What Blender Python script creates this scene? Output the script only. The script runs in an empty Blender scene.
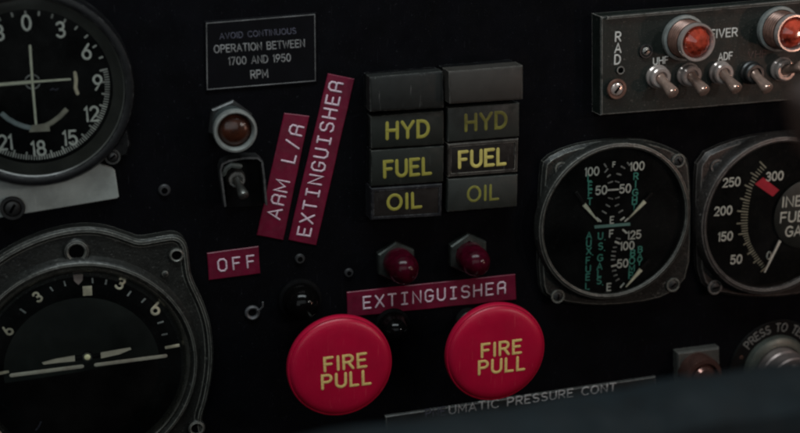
import bpy, bmesh, math, random
from mathutils import Vector, Matrix
random.seed(7)
S = bpy.context.scene
C = S.collection

# ------------------------------------------------------------------ camera
# panel = world plane y=0 (x right, z up, viewer at -y). Lens and pose from the photo's vanishing points.
F = 1300.0                      # focal length in photo pixels (800 wide)
D0 = 0.72                       # metres from lens to panel along the view axis
nv = Vector((-360, -400, F)).normalized()        # "into the panel", in camera axes (x right, y down, z forward)
xv = Vector((5216, -469, F)); xv = (xv - nv * xv.dot(nv)).normalized()
zv = xv.cross(nv)                                # panel up
# camera axes expressed in world (rows of the basis)
cam_r = Vector((xv.x, nv.x, zv.x)); cam_d = Vector((xv.y, nv.y, zv.y)); cam_f = Vector((xv.z, nv.z, zv.z))
CAM = -cam_f * D0
cam = bpy.data.cameras.new('camera'); co = bpy.data.objects.new('camera', cam); C.objects.link(co)
M = Matrix((cam_r, -cam_d, -cam_f)).transposed()
co.matrix_world = Matrix.Translation(CAM) @ M.to_4x4()
cam.sensor_width = 36; cam.lens = F / 800 * 36
cam.clip_start = 0.02; cam.clip_end = 20
cam.dof.use_dof = True; cam.dof.focus_distance = D0 - 0.012; cam.dof.aperture_fstop = 6.2
S.camera = co

# ------------------------------------------------------------------ world, lamps, exposure
W = bpy.data.worlds.new('World'); S.world = W; W.use_nodes = True
bg = W.node_tree.nodes['Background']
bg.inputs[0].default_value = (0.55, 0.75, 1.0, 1); bg.inputs[1].default_value = 0.003

def area(name, loc, target, sx, sy, watts, col):
    l = bpy.data.lights.new(name, 'AREA'); l.shape = 'RECTANGLE'; l.size = sx; l.size_y = sy
    l.energy = watts; l.color = col
    o = bpy.data.objects.new(name, l); C.objects.link(o); o.location = loc
    o.rotation_euler = (Vector(target) - Vector(loc)).to_track_quat('-Z', 'Y').to_euler()
    return o
area('windshield_light', (-0.08, -0.26, 0.62), (-0.02, 0, 0.0), 0.60, 0.16, 3.3, (0.86, 0.97, 1.0))
area('cabin_light', (0.52, -0.80, 0.30), (0.02, 0, -0.02), 0.05, 0.05, 0.85, (1.0, 0.96, 0.92)).data.shape = 'DISK'
area('front_fill_light', (-0.28, -0.95, 0.30), (-0.04, 0, -0.02), 1.10, 0.60, 1.9, (0.90, 0.98, 1.0))  # large soft fill added in front so the recessed dials stay lit
area('map_lamp', (0.50, -0.42, 0.02), (0.24, 0, 0.03), 0.03, 0.03, 0.26, (1.0, 0.56, 0.42)).data.shape = 'DISK'
area('dome_lamp', (0.66, -0.62, 0.26), (0.24, 0, 0.08), 0.022, 0.022, 0.50, (1.0, 0.84, 0.74)).data.shape = 'DISK'
S.view_settings.view_transform = 'Standard'; S.view_settings.look = 'None'
S.cycles.filter_width = 2.3
S.view_settings.exposure = 0.0; S.view_settings.gamma = 1.0

# ------------------------------------------------------------------ pixel -> panel
def Q(px, py, h=0.0):
    """Point of the plane h metres in front of the panel seen at photo pixel (px, py)."""
    d = cam_r * ((px - 400) / F) + cam_d * ((py - 216.5) / F) + cam_f
    t = (-h - CAM.y) / d.y
    p = CAM + d * t
    return Vector((p.x, p.z))
def PX(px, py, h=0.0):
    """metres per photo pixel there"""
    a, b, c = Q(px, py, h), Q(px + 1, py, h), Q(px, py + 1, h)
    return math.sqrt((b - a).length * (c - a).length)

# ------------------------------------------------------------------ materials
MATS = {}
def mat(name, col, rough=0.5, metal=0.0, spec=0.5, var=0.25, vscale=120, wear=0.0, wear_col=(0.30, 0.29, 0.27), wear_r=0.0007,
        bump=0.0, bscale=900, speck=0.0, speck_col=(0.25, 0.25, 0.24), coat=0.0, trans=0.0, scratch=0.0, grime=0.0, emit=0.0):
    if name in MATS: return MATS[name]
    m = bpy.data.materials.new(name); m.use_nodes = True; t = m.node_tree; N = t.nodes; L = t.links
    p = N['Principled BSDF']
    tc = N.new('ShaderNodeTexCoord'); geo = N.new('ShaderNodeNewGeometry')
    def noise(scale, detail=5, rough_=0.6, vec=None):
        n = N.new('ShaderNodeTexNoise'); n.inputs['Scale'].default_value = scale; n.inputs['Detail'].default_value = detail
        n.inputs['Roughness'].default_value = rough_; L.new(vec or geo.outputs['Position'], n.inputs['Vector']); return n
    def ramp(src, a, b, ca=(0, 0, 0, 1), cb=(1, 1, 1, 1)):
        r = N.new('ShaderNodeValToRGB'); r.color_ramp.elements[0].position = a; r.color_ramp.elements[1].position = b
        r.color_ramp.elements[0].color = ca; r.color_ramp.elements[1].color = cb; L.new(src, r.inputs[0]); return r
    def mix(fac, a, b):
        x = N.new('ShaderNodeMix'); x.data_type = 'RGBA'
        if isinstance(fac, float): x.inputs[0].default_value = fac
        else: L.new(fac, x.inputs[0])
        for sock, v in ((x.inputs[6], a), (x.inputs[7], b)):
            if isinstance(v, tuple): sock.default_value = (*v[:3], 1)
            else: L.new(v, sock)
        return x.outputs[2]
    lo = tuple(c * (1 - var) for c in col); hi = tuple(min(1, c * (1 + var)) for c in col)
    n1 = noise(vscale)
    base = mix(ramp(n1.outputs[0], 0.3, 0.7).outputs[0], lo, hi)
    if grime > 0:
        g = noise(vscale * 0.45, 8, 0.7)
        r = ramp(g.outputs[0], 0.42, 0.62)
        mm = N.new('ShaderNodeMath'); mm.operation = 'MULTIPLY'; mm.inputs[1].default_value = grime; L.new(r.outputs[0], mm.inputs[0])
        base = mix(mm.outputs[0], base, tuple(c * 0.35 + 0.006 for c in col))
    if speck > 0:
        v = noise(1700, 2, 0.5)
        r = ramp(v.outputs[0], 0.69 - speck * 0.04, 0.74)
        base = mix(r.outputs[0], base, speck_col)
        v = noise(430, 9, 0.72)
        r = ramp(v.outputs[0], 0.645 - speck * 0.03, 0.665 - speck * 0.03)
        base = mix(r.outputs[0], base, tuple(c * 0.75 for c in speck_col))
    if scratch > 0:
        mp = N.new('ShaderNodeMapping'); L.new(geo.outputs['Position'], mp.inputs[0])
        mp.inputs['Rotation'].default_value = (0, 0.7, 0); mp.inputs['Scale'].default_value = (1400, 900, 60)
        v = noise(1.0, 3, 0.6, mp.outputs[0])
        r = ramp(v.outputs[0], 0.66, 0.70)
        mm = N.new('ShaderNodeMath'); mm.operation = 'MULTIPLY'; mm.inputs[1].default_value = scratch; L.new(r.outputs[0], mm.inputs[0])
        base = mix(mm.outputs[0], base, speck_col)
    if wear > 0:
        bv = N.new('ShaderNodeBevel'); bv.samples = 6; bv.inputs['Radius'].default_value = wear_r
        dp = N.new('ShaderNodeVectorMath'); dp.operation = 'DOT_PRODUCT'
        L.new(bv.outputs[0], dp.inputs[0]); L.new(geo.outputs['Normal'], dp.inputs[1])
        r = ramp(dp.outputs['Value'], 0.90, 0.995, (1, 1, 1, 1), (0, 0, 0, 1))
        nw = noise(190, 9, 0.72); r2 = ramp(nw.outputs[0], 0.60 - 0.32 * wear, 0.62 - 0.12 * wear)
        mm = N.new('ShaderNodeMath'); mm.operation = 'MULTIPLY'; L.new(r.outputs[0], mm.inputs[0]); L.new(r2.outputs[0], mm.inputs[1])
        base = mix(mm.outputs[0], base, wear_col)
    L.new(base, p.inputs['Base Color'])
    rn = noise(vscale * 2.2, 6, 0.65)
    mr = N.new('ShaderNodeMapRange'); mr.inputs[1].default_value = 0.3; mr.inputs[2].default_value = 0.7
    mr.inputs[3].default_value = max(0.02, rough * 0.78); mr.inputs[4].default_value = min(1, rough * 1.25)
    L.new(rn.outputs[0], mr.inputs[0]); L.new(mr.outputs[0], p.inputs['Roughness'])
    p.inputs['Metallic'].default_value = metal; p.inputs['Specular IOR Level'].default_value = spec
    p.inputs['Coat Weight'].default_value = coat; p.inputs['Transmission Weight'].default_value = trans
    if bump > 0:
        bn = noise(bscale, 4, 0.6)
        b = N.new('ShaderNodeBump'); b.inputs['Strength'].default_value = bump; b.inputs['Distance'].default_value = 0.0006
        L.new(bn.outputs[0], b.inputs['Height']); L.new(b.outputs[0], p.inputs['Normal'])
    MATS[name] = m
    return m

def glass_mat():
    m = bpy.data.materials.new('instrument_glass'); m.use_nodes = True; t = m.node_tree; N = t.nodes; L = t.links
    N.remove(N['Principled BSDF'])
    tr = N.new('ShaderNodeBsdfTransparent'); tr.inputs[0].default_value = (0.93, 0.95, 0.94, 1)
    gl = N.new('ShaderNodeBsdfGlossy'); gl.inputs['Roughness'].default_value = 0.06
    df = N.new('ShaderNodeBsdfDiffuse'); df.inputs[0].default_value = (0.5, 0.5, 0.48, 1)
    fr = N.new('ShaderNodeFresnel'); fr.inputs[0].default_value = 1.45
    mx = N.new('ShaderNodeMixShader'); L.new(fr.outputs[0], mx.inputs[0]); L.new(tr.outputs[0], mx.inputs[1]); L.new(gl.outputs[0], mx.inputs[2])
    geo = N.new('ShaderNodeNewGeometry'); n = N.new('ShaderNodeTexNoise'); n.inputs['Scale'].default_value = 40; n.inputs['Detail'].default_value = 6
    L.new(geo.outputs['Position'], n.inputs['Vector'])
    mr = N.new('ShaderNodeMapRange'); mr.inputs[1].default_value = 0.4; mr.inputs[2].default_value = 0.75; mr.inputs[3].default_value = 0.0; mr.inputs[4].default_value = 0.008
    L.new(n.outputs[0], mr.inputs[0])
    m2 = N.new('ShaderNodeMixShader'); L.new(mr.outputs[0], m2.inputs[0]); L.new(mx.outputs[0], m2.inputs[1]); L.new(df.outputs[0], m2.inputs[2])
    L.new(m2.outputs[0], N['Material Output'].inputs[0])
    return m
GLASS = glass_mat()
PANEL = mat('panel_black_paint', (0.0018, 0.0018, 0.0027), 0.75, spec=0.05, var=0.4, vscale=40, bump=0.25, bscale=1500, speck=0.45, speck_col=(0.022, 0.022, 0.026), scratch=0.3)
BLACK = mat('black_lacquer', (0.004, 0.004, 0.0045), 0.38, spec=0.3, wear=0.35, wear_col=(0.10, 0.10, 0.10))
MATT = mat('matt_black', (0.0022, 0.0022, 0.0026), 0.7, spec=0.08, var=0.3)
SATIN = mat('black_crackle_paint', (0.012, 0.013, 0.014), 0.5, spec=0.4, wear=0.75, wear_col=(0.16, 0.16, 0.15), bump=0.3, grime=0.5, speck=0.3, speck_col=(0.09, 0.09, 0.085))
BEZEL = mat('worn_grey_casting', (0.018, 0.0185, 0.0165), 0.34, 0.25, spec=0.5, wear=0.95, wear_col=(0.34, 0.34, 0.30), wear_r=0.0009, bump=0.45, bscale=600, grime=0.8, speck=1.0, speck_col=(0.16, 0.16, 0.15))
BEZEL_WARM = mat('worn_brown_grey_casting', (0.025, 0.021, 0.019), 0.38, 0.25, spec=0.5, wear=0.95, wear_col=(0.30, 0.27, 0.25), wear_r=0.0010, bump=0.45, bscale=600, grime=0.8, speck=1.1, speck_col=(0.18, 0.16, 0.15))
CONE = mat('grey_reflector_paint', (0.055, 0.056, 0.050), 0.34, grime=0.6, vscale=90)
DIAL = mat('dial_black', (0.003, 0.0033, 0.0035), 0.7, spec=0.08, var=0.3, speck=0.2, speck_col=(0.04, 0.04, 0.04))
INK = mat('dial_white_ink', (0.80, 0.82, 0.76), 0.7, spec=0.2, var=0.18, vscale=600)
INK_DIM = mat('faded_white_ink', (0.34, 0.35, 0.34), 0.75, spec=0.2, var=0.5, vscale=500)
INK_DARK = mat('rubbed_out_ink', (0.055, 0.055, 0.075), 0.75, spec=0.2, var=0.6, vscale=700)
INK_GREEN = mat('green_dial_ink', (0.11, 0.44, 0.35), 0.7, spec=0.2, var=0.25, vscale=500)
INK_TEAL = mat('teal_dial_ink', (0.22, 0.42, 0.38), 0.7, spec=0.2, var=0.15)
CREAM = mat('aged_luminous_paint', (0.80, 0.72, 0.54), 0.65, spec=0.2, var=0.2, vscale=400, grime=0.25)
NEEDLE = mat('needle_cream_paint', (0.82, 0.83, 0.66), 0.6, spec=0.2, var=0.15, vscale=400)
REDINK = mat('dial_red_band', (0.62, 0.03, 0.06), 0.6, spec=0.3, var=0.15)
STEEL = mat('dull_steel', (0.38, 0.38, 0.36), 0.38, 1.0, var=0.25, vscale=300, grime=0.35, bump=0.15)
CHROME = mat('worn_chrome', (0.44, 0.37, 0.34), 0.16, 0.45, var=0.15, vscale=250, grime=0.2)
LEVER = mat('brass_toned_lever', (0.40, 0.275, 0.225), 0.11, 0.55, var=0.2, vscale=300, grime=0.3)
DARKMETAL = mat('dark_fastener', (0.06, 0.06, 0.06), 0.4, 0.8, var=0.3, grime=0.4)
HOLE = mat('hole_black', (0.002, 0.002, 0.002), 0.9, spec=0.0)
ALU = mat('bare_aluminium_sheet', (0.36, 0.39, 0.37), 0.45, 0.15, var=0.25, vscale=60, grime=0.45, scratch=0.3, speck_col=(0.6, 0.6, 0.58))
GREYRING = mat('pale_grey_ring', (0.20, 0.21, 0.20), 0.5, 0.3, var=0.2, vscale=300, grime=0.3)
TAPE = mat('red_label_tape', (0.130, 0.0042, 0.023), 0.40, spec=0.4, var=0.18, vscale=130, bump=0.12, bscale=500, grime=0.25)
TAPE_INK = mat('embossed_white_stress', (0.58, 0.45, 0.52), 0.6, var=0.3, vscale=900)
FIRE = mat('fire_red_plastic', (0.43, 0.005, 0.035), 0.34, spec=0.35, var=0.10, vscale=50, bump=0.06, bscale=350, scratch=0.25, speck_col=(0.7, 0.1, 0.12))
FIRE_INK = mat('orange_filled_lettering', (0.78, 0.57, 0.20), 0.6, var=0.2, vscale=700)
JEWEL = mat('dark_red_jewel', (0.034, 0.0012, 0.006), 0.2, spec=0.2, var=0.5, vscale=200)
AMBER = mat('orange_red_jewel', (0.36, 0.048, 0.026), 0.10, spec=0.7, var=0.8, vscale=150, coat=0.3)
DULLRED = mat('unlit_red_lens', (0.034, 0.010, 0.005), 0.22, spec=0.5, var=0.5, vscale=220)
LENS = mat('legend_grey_green_lens', (0.0125, 0.0148, 0.0125), 0.6, spec=0.2, var=0.12, vscale=90, scratch=0.2, speck_col=(0.09, 0.09, 0.085), wear=0.5, wear_col=(0.11, 0.11, 0.10))
LENS_DARK = mat('legend_black_lens', (0.012, 0.010, 0.009), 0.35, spec=0.4, var=0.2, vscale=90, scratch=0.2)
LENS_BROWN = mat('blank_brown_lens', (0.034, 0.030, 0.0265), 0.6, spec=0.25, var=0.12, vscale=90, scratch=0.3, speck_col=(0.13, 0.12, 0.11), wear=0.6, wear_col=(0.16, 0.15, 0.13))
YELLOW = mat('legend_yellow', (0.27, 0.245, 0.035), 0.6, var=0.12, vscale=400)
YELLOW_DIM = mat('legend_faded_yellow', (0.165, 0.16, 0.024), 0.6, var=0.3, vscale=300)
RADIO = mat('radio_panel_green_black', (0.0065, 0.0092, 0.0074), 0.5, spec=0.3, var=0.2, vscale=60, wear=0.9, wear_col=(0.36, 0.33, 0.30), wear_r=0.0007, bump=0.12, scratch=0.3, speck=0.3, speck_col=(0.10, 0.09, 0.08))
COPPER = mat('brown_lamp_barrel', (0.19, 0.10, 0.075), 0.30, 0.35, var=0.35, vscale=260, grime=0.4)
LEDGE = mat('teal_ledge_paint', (0.0066, 0.0108, 0.0132), 0.75, spec=0.15, var=0.55, vscale=38, grime=0.75)
GRIP = mat('brown_bakelite', (0.050, 0.030, 0.024), 0.5, spec=0.3, var=0.3)

# ------------------------------------------------------------------ mesh builder (local: x right, z up, h = metres towards the viewer)
class MB:
    def __init__(s): s.v = []; s.f = []
    def add(s, vs, fs):
        o = len(s.v); s.v += [tuple(v) for v in vs]; s.f += [tuple(i + o for i in f) for f in fs]; return s
    def lathe(s, prof, c=(0, 0), n=64, axis=None, sq=1.0, a0=0.0):
        """prof: [(r, h)], turned about the panel normal (or an arbitrary axis = (origin, direction), h along it)."""
        if axis:
            o, d = Vector(axis[0]), Vector(axis[1]).normalized(); u = d.orthogonal().normalized(); w = d.cross(u)
        vs = []; idx = []
        for r, h in prof:
            if r < 1e-7:
                idx.append([len(vs)]); p = (c[0], -h, c[1]) if not axis else tuple(o + d * h); vs.append(p); continue
            row = []
            for k in range(n):
                a = a0 + 2 * math.pi * k / n
                row.append(len(vs))
                if axis: vs.append(tuple(o + d * h + (u * math.cos(a) + w * math.sin(a)) * r))
                else: vs.append((c[0] + r * math.cos(a), -h, c[1] + r * sq * math.sin(a)))
            idx.append(row)
        fs = []
        for A, B in zip(idx, idx[1:]):
            if len(A) == 1 and len(B) == 1: continue
            for k in range(n):
                k2 = (k + 1) % n
                if len(A) == 1: fs.append((A[0], B[k2], B[k]))
                elif len(B) == 1: fs.append((A[k], A[k2], B[0]))
                else: fs.append((A[k], A[k2], B[k2], B[k]))
        return s.add(vs, fs)
    def prism(s, poly, steps):
        """poly: [(x, z)]; steps: [(inset, h)] from the back to the front; capped in front and behind."""
        poly = [Vector(p) for p in poly]
        ar = sum(a.x * b.y - b.x * a.y for a, b in zip(poly, poly[1:] + poly[:1]))
        if ar < 0: poly.reverse()
        n = len(poly); vs = []
        nrm = []
        for i in range(n):
            e1 = (poly[i] - poly[i - 1]).normalized(); e2 = (poly[(i + 1) % n] - poly[i]).normalized()
            n1 = Vector((-e1.y, e1.x)); n2 = Vector((-e2.y, e2.x)); m = n1 + n2
            m = m / max(0.35, m.dot(n1)) if m.length > 1e-6 else n1
            nrm.append(m)
        for ins, h in steps:
            for p, m in zip(poly, nrm):
                q = p + m * ins; vs.append((q.x, -h, q.y))
        fs = [tuple(range(n)), tuple(reversed(range((len(steps) - 1) * n, len(steps) * n)))]
        for k in range(len(steps) - 1):
            for i in range(n):
                j = (i + 1) % n; fs.append((k * n + i, k * n + j, (k + 1) * n + j, (k + 1) * n + i))
        return s.add(vs, fs)
    def stroke(s, pts, r, h=0.0, closed=False, flat=0.45, cap=True):
        """a raised line of half-oval section along pts [(x, z)]"""
        P = [Vector(p) for p in pts]
        Q_ = []
        for p in P:
            if not Q_ or (p - Q_[-1]).length > 1e-7: Q_.append(p)
        P = Q_
        if closed and (P[0] - P[-1]).length < 1e-7: P.pop()
        n = len(P)
        if n < 2: return s
        R = [r] * n
        if not closed and cap:
            d0 = (P[0] - P[1]).normalized(); d1 = (P[-1] - P[-2]).normalized()
            P = [P[0] + d0 * r, P[0] + d0 * r * 0.7] + P + [P[-1] + d1 * r * 0.7, P[-1] + d1 * r]
            R = [r * 0.15, r * 0.7] + R + [r * 0.7, r * 0.15]; n += 4
        K = 5; vs = []
        for i in range(n):
            a = P[i - 1] if (i > 0 or closed) else P[i]; b = P[(i + 1) % n] if (i < n - 1 or closed) else P[i]
            e1 = (P[i] - a); e2 = (b - P[i])
            if e1.length < 1e-9: e1 = e2
            if e2.length < 1e-9: e2 = e1
            e1 = e1.normalized(); e2 = e2.normalized()
            n1 = Vector((-e1.y, e1.x)); n2 = Vector((-e2.y, e2.x)); m = n1 + n2
            m = m.normalized() / max(0.62, m.normalized().dot(n1)) if m.length > 1e-6 else n1
            for k in range(K):
                t = math.pi * k / (K - 1); q = P[i] + m * (R[i] * math.cos(t))
                vs.append((q.x, -(h + R[i] * flat * math.sin(t)), q.y))
        fs = []
        for i in range(n if closed else n - 1):
            j = (i + 1) % n
            for k in range(K - 1): fs.append((i * K + k, i * K + k + 1, j * K + k + 1, j * K + k))
        if not closed:
            fs.append(tuple(range(K))); fs.append(tuple(reversed(range((n - 1) * K, n * K))))
        return s.add(vs, fs)
    def tube(s, pts, rad, n=14, capround=True):
        P = [Vector(p) for p in pts]; R = list(rad)
        vs = []; fs = []; u = None
        for i, p in enumerate(P):
            d = (P[min(i + 1, len(P) - 1)] - P[max(i - 1, 0)]).normalized()
            u = d.orthogonal().normalized() if u is None else (u - d * u.dot(d)).normalized()
            w = d.cross(u)
            for k in range(n):
                a = 2 * math.pi * k / n; vs.append(tuple(p + (u * math.cos(a) + w * math.sin(a)) * R[i]))
        for i in range(len(P) - 1):
            for k in range(n):
                k2 = (k + 1) % n; fs.append((i * n + k, i * n + k2, (i + 1) * n + k2, (i + 1) * n + k))
        fs.append(tuple(range(n))); fs.append(tuple(reversed(range((len(P) - 1) * n, len(P) * n))))
        return s.add(vs, fs)
    def build(s, name, m, parent=None, loc=None, angle=32, flat=False):
        me = bpy.data.meshes.new(name); me.from_pydata(s.v, [], s.f)
        bm = bmesh.new(); bm.from_mesh(me)
        bmesh.ops.recalc_face_normals(bm, faces=bm.faces); bm.to_mesh(me); bm.free()
        if not flat:
            for p in me.polygons: p.use_smooth = True
            me.set_sharp_from_angle(angle=math.radians(angle))
        me.materials.append(m)
        o = bpy.data.objects.new(name, me); C.objects.link(o)
        if parent: o.parent = parent
        if loc is not None: o.location = loc
        return o

def tag(o, label, cat, group=None):
    o['label'] = label; o['category'] = cat
    if group: o['group'] = group
    return o
class Thing:
    """An Empty on the panel (or h in front of it) below photo pixel c; parts are drawn around it."""
    def __init__(s, name, label, cat, c, h=0.0, group=None, base=0.0):
        s.o = bpy.data.objects.new(name, None); C.objects.link(s.o); s.o.empty_display_size = 0.005
        p = Q(c[0], c[1], h); s.p = p; s.o.location = (p.x, -base, p.y); s.base = base
        tag(s.o, label, cat, group); s.k = PX(c[0], c[1], h)
    def at(s, px, py, h):           # local panel coordinates of a pixel at height h
        return Q(px, py, h) - s.p
def copy_tree(o, parent=None):
    c = o.copy(); C.objects.link(c)
    if parent: c.parent = parent
    for ch in list(o.children): copy_tree(ch, c)
    return c
def set_at(o, c, h, base=0.0):
    p = Q(c[0], c[1], h); o.location = (p.x, -base, p.y)

# ------------------------------------------------------------------ stroke lettering
def arc(cx, cy, rx, ry, a0, a1, n=None):
    n = n or max(3, int(abs(a1 - a0) / 18))
    return [(cx + rx * math.cos(math.radians(a0 + (a1 - a0) * i / n)), cy + ry * math.sin(math.radians(a0 + (a1 - a0) * i / n))) for i in range(n + 1)]
G = {
 'A': (.70, [[(0, 0), (.35, 1), (.70, 0)], [(.13, .32), (.57, .32)]]),
 'B': (.60, [[(0, .52), (.34, .52)] + arc(.34, .26, .26, .26, 90, -90) + [(0, 0), (0, 1), (.32, 1)] + arc(.32, .76, .24, .24, 90, -90) + [(0, .52)]]),
 'C': (.66, [arc(.40, .5, .40, .5, 48, 312)]),
 'D': (.64, [[(0, 0), (0, 1), (.24, 1)] + arc(.24, .5, .40, .5, 90, -90) + [(0, 0)]]),
 'E': (.52, [[(.52, 1), (0, 1), (0, 0), (.52, 0)], [(0, .52), (.44, .52)]]),
 'F': (.50, [[(.50, 1), (0, 1), (0, 0)], [(0, .51), (.42, .51)]]),
 'G': (.70, [arc(.40, .5, .40, .5, 48, 330) + [(.72, .46), (.44, .46)]]),
 'H': (.62, [[(0, 0), (0, 1)], [(.62, 0), (.62, 1)], [(0, .52), (.62, .52)]]),
 'I': (.06, [[(.03, 0), (.03, 1)]]),
 'L': (.48, [[(0, 1), (0, 0), (.48, 0)]]),
 'M': (.74, [[(0, 0), (0, 1), (.37, .25), (.74, 1), (.74, 0)]]),
 'N': (.62, [[(0, 0), (0, 1), (.62, 0), (.62, 1)]]),
 'O': (.76, [arc(.38, .5, .38, .5, 90, 450, 26)]),
 'P': (.58, [[(0, 0), (0, 1), (.32, 1)] + arc(.32, .74, .26, .26, 90, -90) + [(0, .48)]]),
 'R': (.60, [[(0, 0), (0, 1), (.32, 1)] + arc(.32, .74, .26, .26, 90, -90) + [(0, .48)], [(.30, .48), (.60, 0)]]),
 'S': (.58, [arc(.29, .755, .26, .245, 35, 270) + arc(.29, .255, .29, .255, 90, -145)]),
 'T': (.60, [[(.30, 0), (.30, 1)], [(0, 1), (.60, 1)]]),
 'U': (.62, [[(0, 1), (0, .31)] + arc(.31, .31, .31, .31, 180, 360) + [(.62, 1)]]),
 'V': (.66, [[(0, 1), (.33, 0), (.66, 1)]]),
 'W': (.92, [[(0, 1), (.23, 0), (.46, .9), (.69, 0), (.92, 1)]]),
 'X': (.64, [[(0, 0), (.64, 1)], [(0, 1), (.64, 0)]]),
 'Y': (.68, [[(0, 1), (.34, .46), (.68, 1)], [(.34, .46), (.34, 0)]]),
 '/': (.40, [[(0, -.05), (.40, 1.05)]]),
 '.': (.05, [[(0, 0), (.05, 0)]]),
 ' ': (.38, []),
 '0': (.58, [arc(.29, .5, .29, .5, 90, 450, 24)]),
 '1': (.16, [[(0, .84), (.14, 1), (.14, 0)]]),
 '2': (.56, [arc(.28, .72, .28, .28, 165, -35) + [(0, 0), (.56, 0)]]),
 '3': (.56, [arc(.27, .75, .25, .25, 150, -90) + arc(.27, .26, .29, .26, 90, -150)]),
 '4': (.58, [[(.44, 0), (.44, 1), (0, .28), (.58, .28)]]),
 '5': (.56, [[(.50, 1), (.08, 1), (.03, .53)] + arc(.27, .31, .29, .31, 125, -150)]),
 '6': (.58, [[(.46, 1), (.07, .48)] + arc(.29, .30, .29, .30, 145, 505, 22)]),
 '7': (.54, [[(0, 1), (.54, 1), (.16, 0)]]),
 '8': (.56, [arc(.28, .75, .23, .25, 90, 450, 20), arc(.28, .26, .28, .26, 90, 450, 20)]),
 '9': (.58, [arc(.29, .70, .29, .30, -35, 325, 22) + [(.12, 0)]]),
}
# embossing-tape letters: square-shouldered R, barred I
GD = dict(G)
GD['R'] = (.60, [[(0, 0), (0, .82), (.16, 1), (.44, 1), (.60, .86), (.60, .60), (.50, .46), (0, .46)], [(.50, .46), (.60, .38), (.60, 0)]])
GD['I'] = (.44, [[(.22, 0), (.22, 1)], [(0, 1), (.44, 1)], [(0, 0), (.44, 0)]])
GD['E'] = (.56, G['E'][1][:1] and [[(.56, 1), (0, 1), (0, 0), (.56, 0)], [(0, .5), (.46, .5)]])
GD['U'] = (.60, [[(0, 1), (0, .20), (.16, 0), (.44, 0), (.60, .20), (.60, 1)]])
GD['O'] = (.60, [[(0, .20), (0, .80), (.16, 1), (.44, 1), (.60, .80), (.60, .20), (.44, 0), (.16, 0), (0, .20)]])
GD['G'] = (.60, [[(.60, .84), (.44, 1), (.16, 1), (0, .80), (0, .20), (.16, 0), (.44, 0), (.60, .20), (.60, .46), (.32, .46)]])
GD['S'] = (.58, [[(.58, .86), (.42, 1), (.14, 1), (0, .86), (0, .64), (.14, .52), (.44, .50), (.58, .36), (.58, .14), (.42, 0), (.14, 0), (0, .14)]])

def words(mb, txt, A, B, cap, r, h, font=G, gap=.26, mono=None, flat=0.45):
    """writes txt from A to B (baseline, local panel coords), capitals cap high, stroke radius r*cap"""
    A, B = Vector(A), Vector(B)
    ws = []; x = 0
    for i, ch in enumerate(txt):
        w = font[ch][0]
        if mono: ws.append(x + (mono - w) / 2); x += mono + gap
        else: ws.append(x); x += w + gap
    tot = x - gap
    if mono:
        off = ws[0]; tot = ws[-1] + font[txt[-1]][0] - off; ws = [q - off for q in ws]
    d = B - A; sx = d.length / tot; e = d.normalized(); up = Vector((-e.y, e.x))
    for ch, x0 in zip(txt, ws):
        for j, pl in enumerate(font[ch][1]):
            pts = [A + e * ((x0 + px) * sx) + up * (py * cap) for px, py in pl]
            cl = (pts[0] - pts[-1]).length < 1e-6
            mb.stroke(pts, r * cap, h + j * 2e-5, closed=cl, flat=flat)
    return mb
def label_px(T, mb, txt, p0, p1, cap, r, h, font=G, **kw):
    words(mb, txt, T.at(*p0, h), T.at(*p1, h), cap * PX(*p0, h), r, h - T.base, font, **kw)
def num_px(T, mb, txt, c, cap, r, h, rot=0.0, wf=1.0):
    """number centred on pixel c"""
    k = PX(*c, h); cp = cap * k; gap = .24
    w = (sum(G[ch][0] for ch in txt) + gap * (len(txt) - 1)) * cp * wf
    m = T.at(*c, h); a = math.radians(rot); e = Vector((math.cos(a), math.sin(a))); up = Vector((-e.y, e.x))
    o = m - e * w / 2 - up * cp / 2
    words(mb, txt, o, o + e * w, cp, r, h - T.base, gap=gap)
def line_px(T, mb, p0, p1, wpx, h, flat=0.4, cap=False):
    mb.stroke([T.at(*p0, h), T.at(*p1, h)], wpx / 2 * PX(*p0, h), h - T.base, flat=flat, cap=cap)

def screw(T, px, h, rpx, m=DARKMETAL, slot=True, ang=0.6, name='mounting_screw', ring=None):
    c = T.at(*px, h); k = PX(*px, h); r = rpx * k; b = h - T.base
    if ring:
        MB().lathe([(r * 1.30, b - .0006), (r * 1.55, b + .0004), (r * 1.45, b + .0012), (r * 1.15, b + .0012), (r * 1.02, b - .0002)], c, 28).build('screw_seat', ring, T.o)
    o = MB().lathe([(r, b - .001), (r, b + .0005), (r * .86, b + .0011), (r * .45, b + .0015), (0, b + .0016)], c, 28).build(name, m, T.o)
    if slot:
        q = MB(); e = Vector((math.cos(ang), math.sin(ang))); f = Vector((-e.y, e.x))
        q.prism([c + e * r * .62 + f * r * .16, c - e * r * .62 + f * r * .16, c - e * r * .62 - f * r * .16, c + e * r * .62 - f * r * .16], [(0, b + .0010), (0, b + .00175)])
        q.build('screw_slot', HOLE, o)
    return o
def hole(T, px, h, rpx, m=BEZEL):
    c = T.at(*px, h); k = PX(*px, h); r = rpx * k; b = h - T.base
    o = MB().lathe([(r * 1.75, b - .0004), (r * 1.5, b + .0010), (r * 1.2, b + .0014), (r * 1.02, b + .0009), (r * .98, b + .0002)], c, 36).build('screw_boss', m, T.o)
    MB().lathe([(r * .99, b + .0003), (0, b + .0003)], c, 28).build('screw_recess', HOLE, o)
    return o

# ================================================================== the panel board
p = MB().prism([(-.75, -.5), (.85, -.5), (.85, .5), (-.75, .5)], [(0, -.004), (0, 0)]).build('instrument_panel', PANEL)
p['kind'] = 'structure'

# ================================================================== course indicator (upper gauge)
T = Thing('course_indicator', 'round black cross pointer gauge with white compass numbers above bare metal plate', 'gauge', (32.5, 86.5), .007)
k = T.k; Z = (0, 0)
hd = .007
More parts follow.
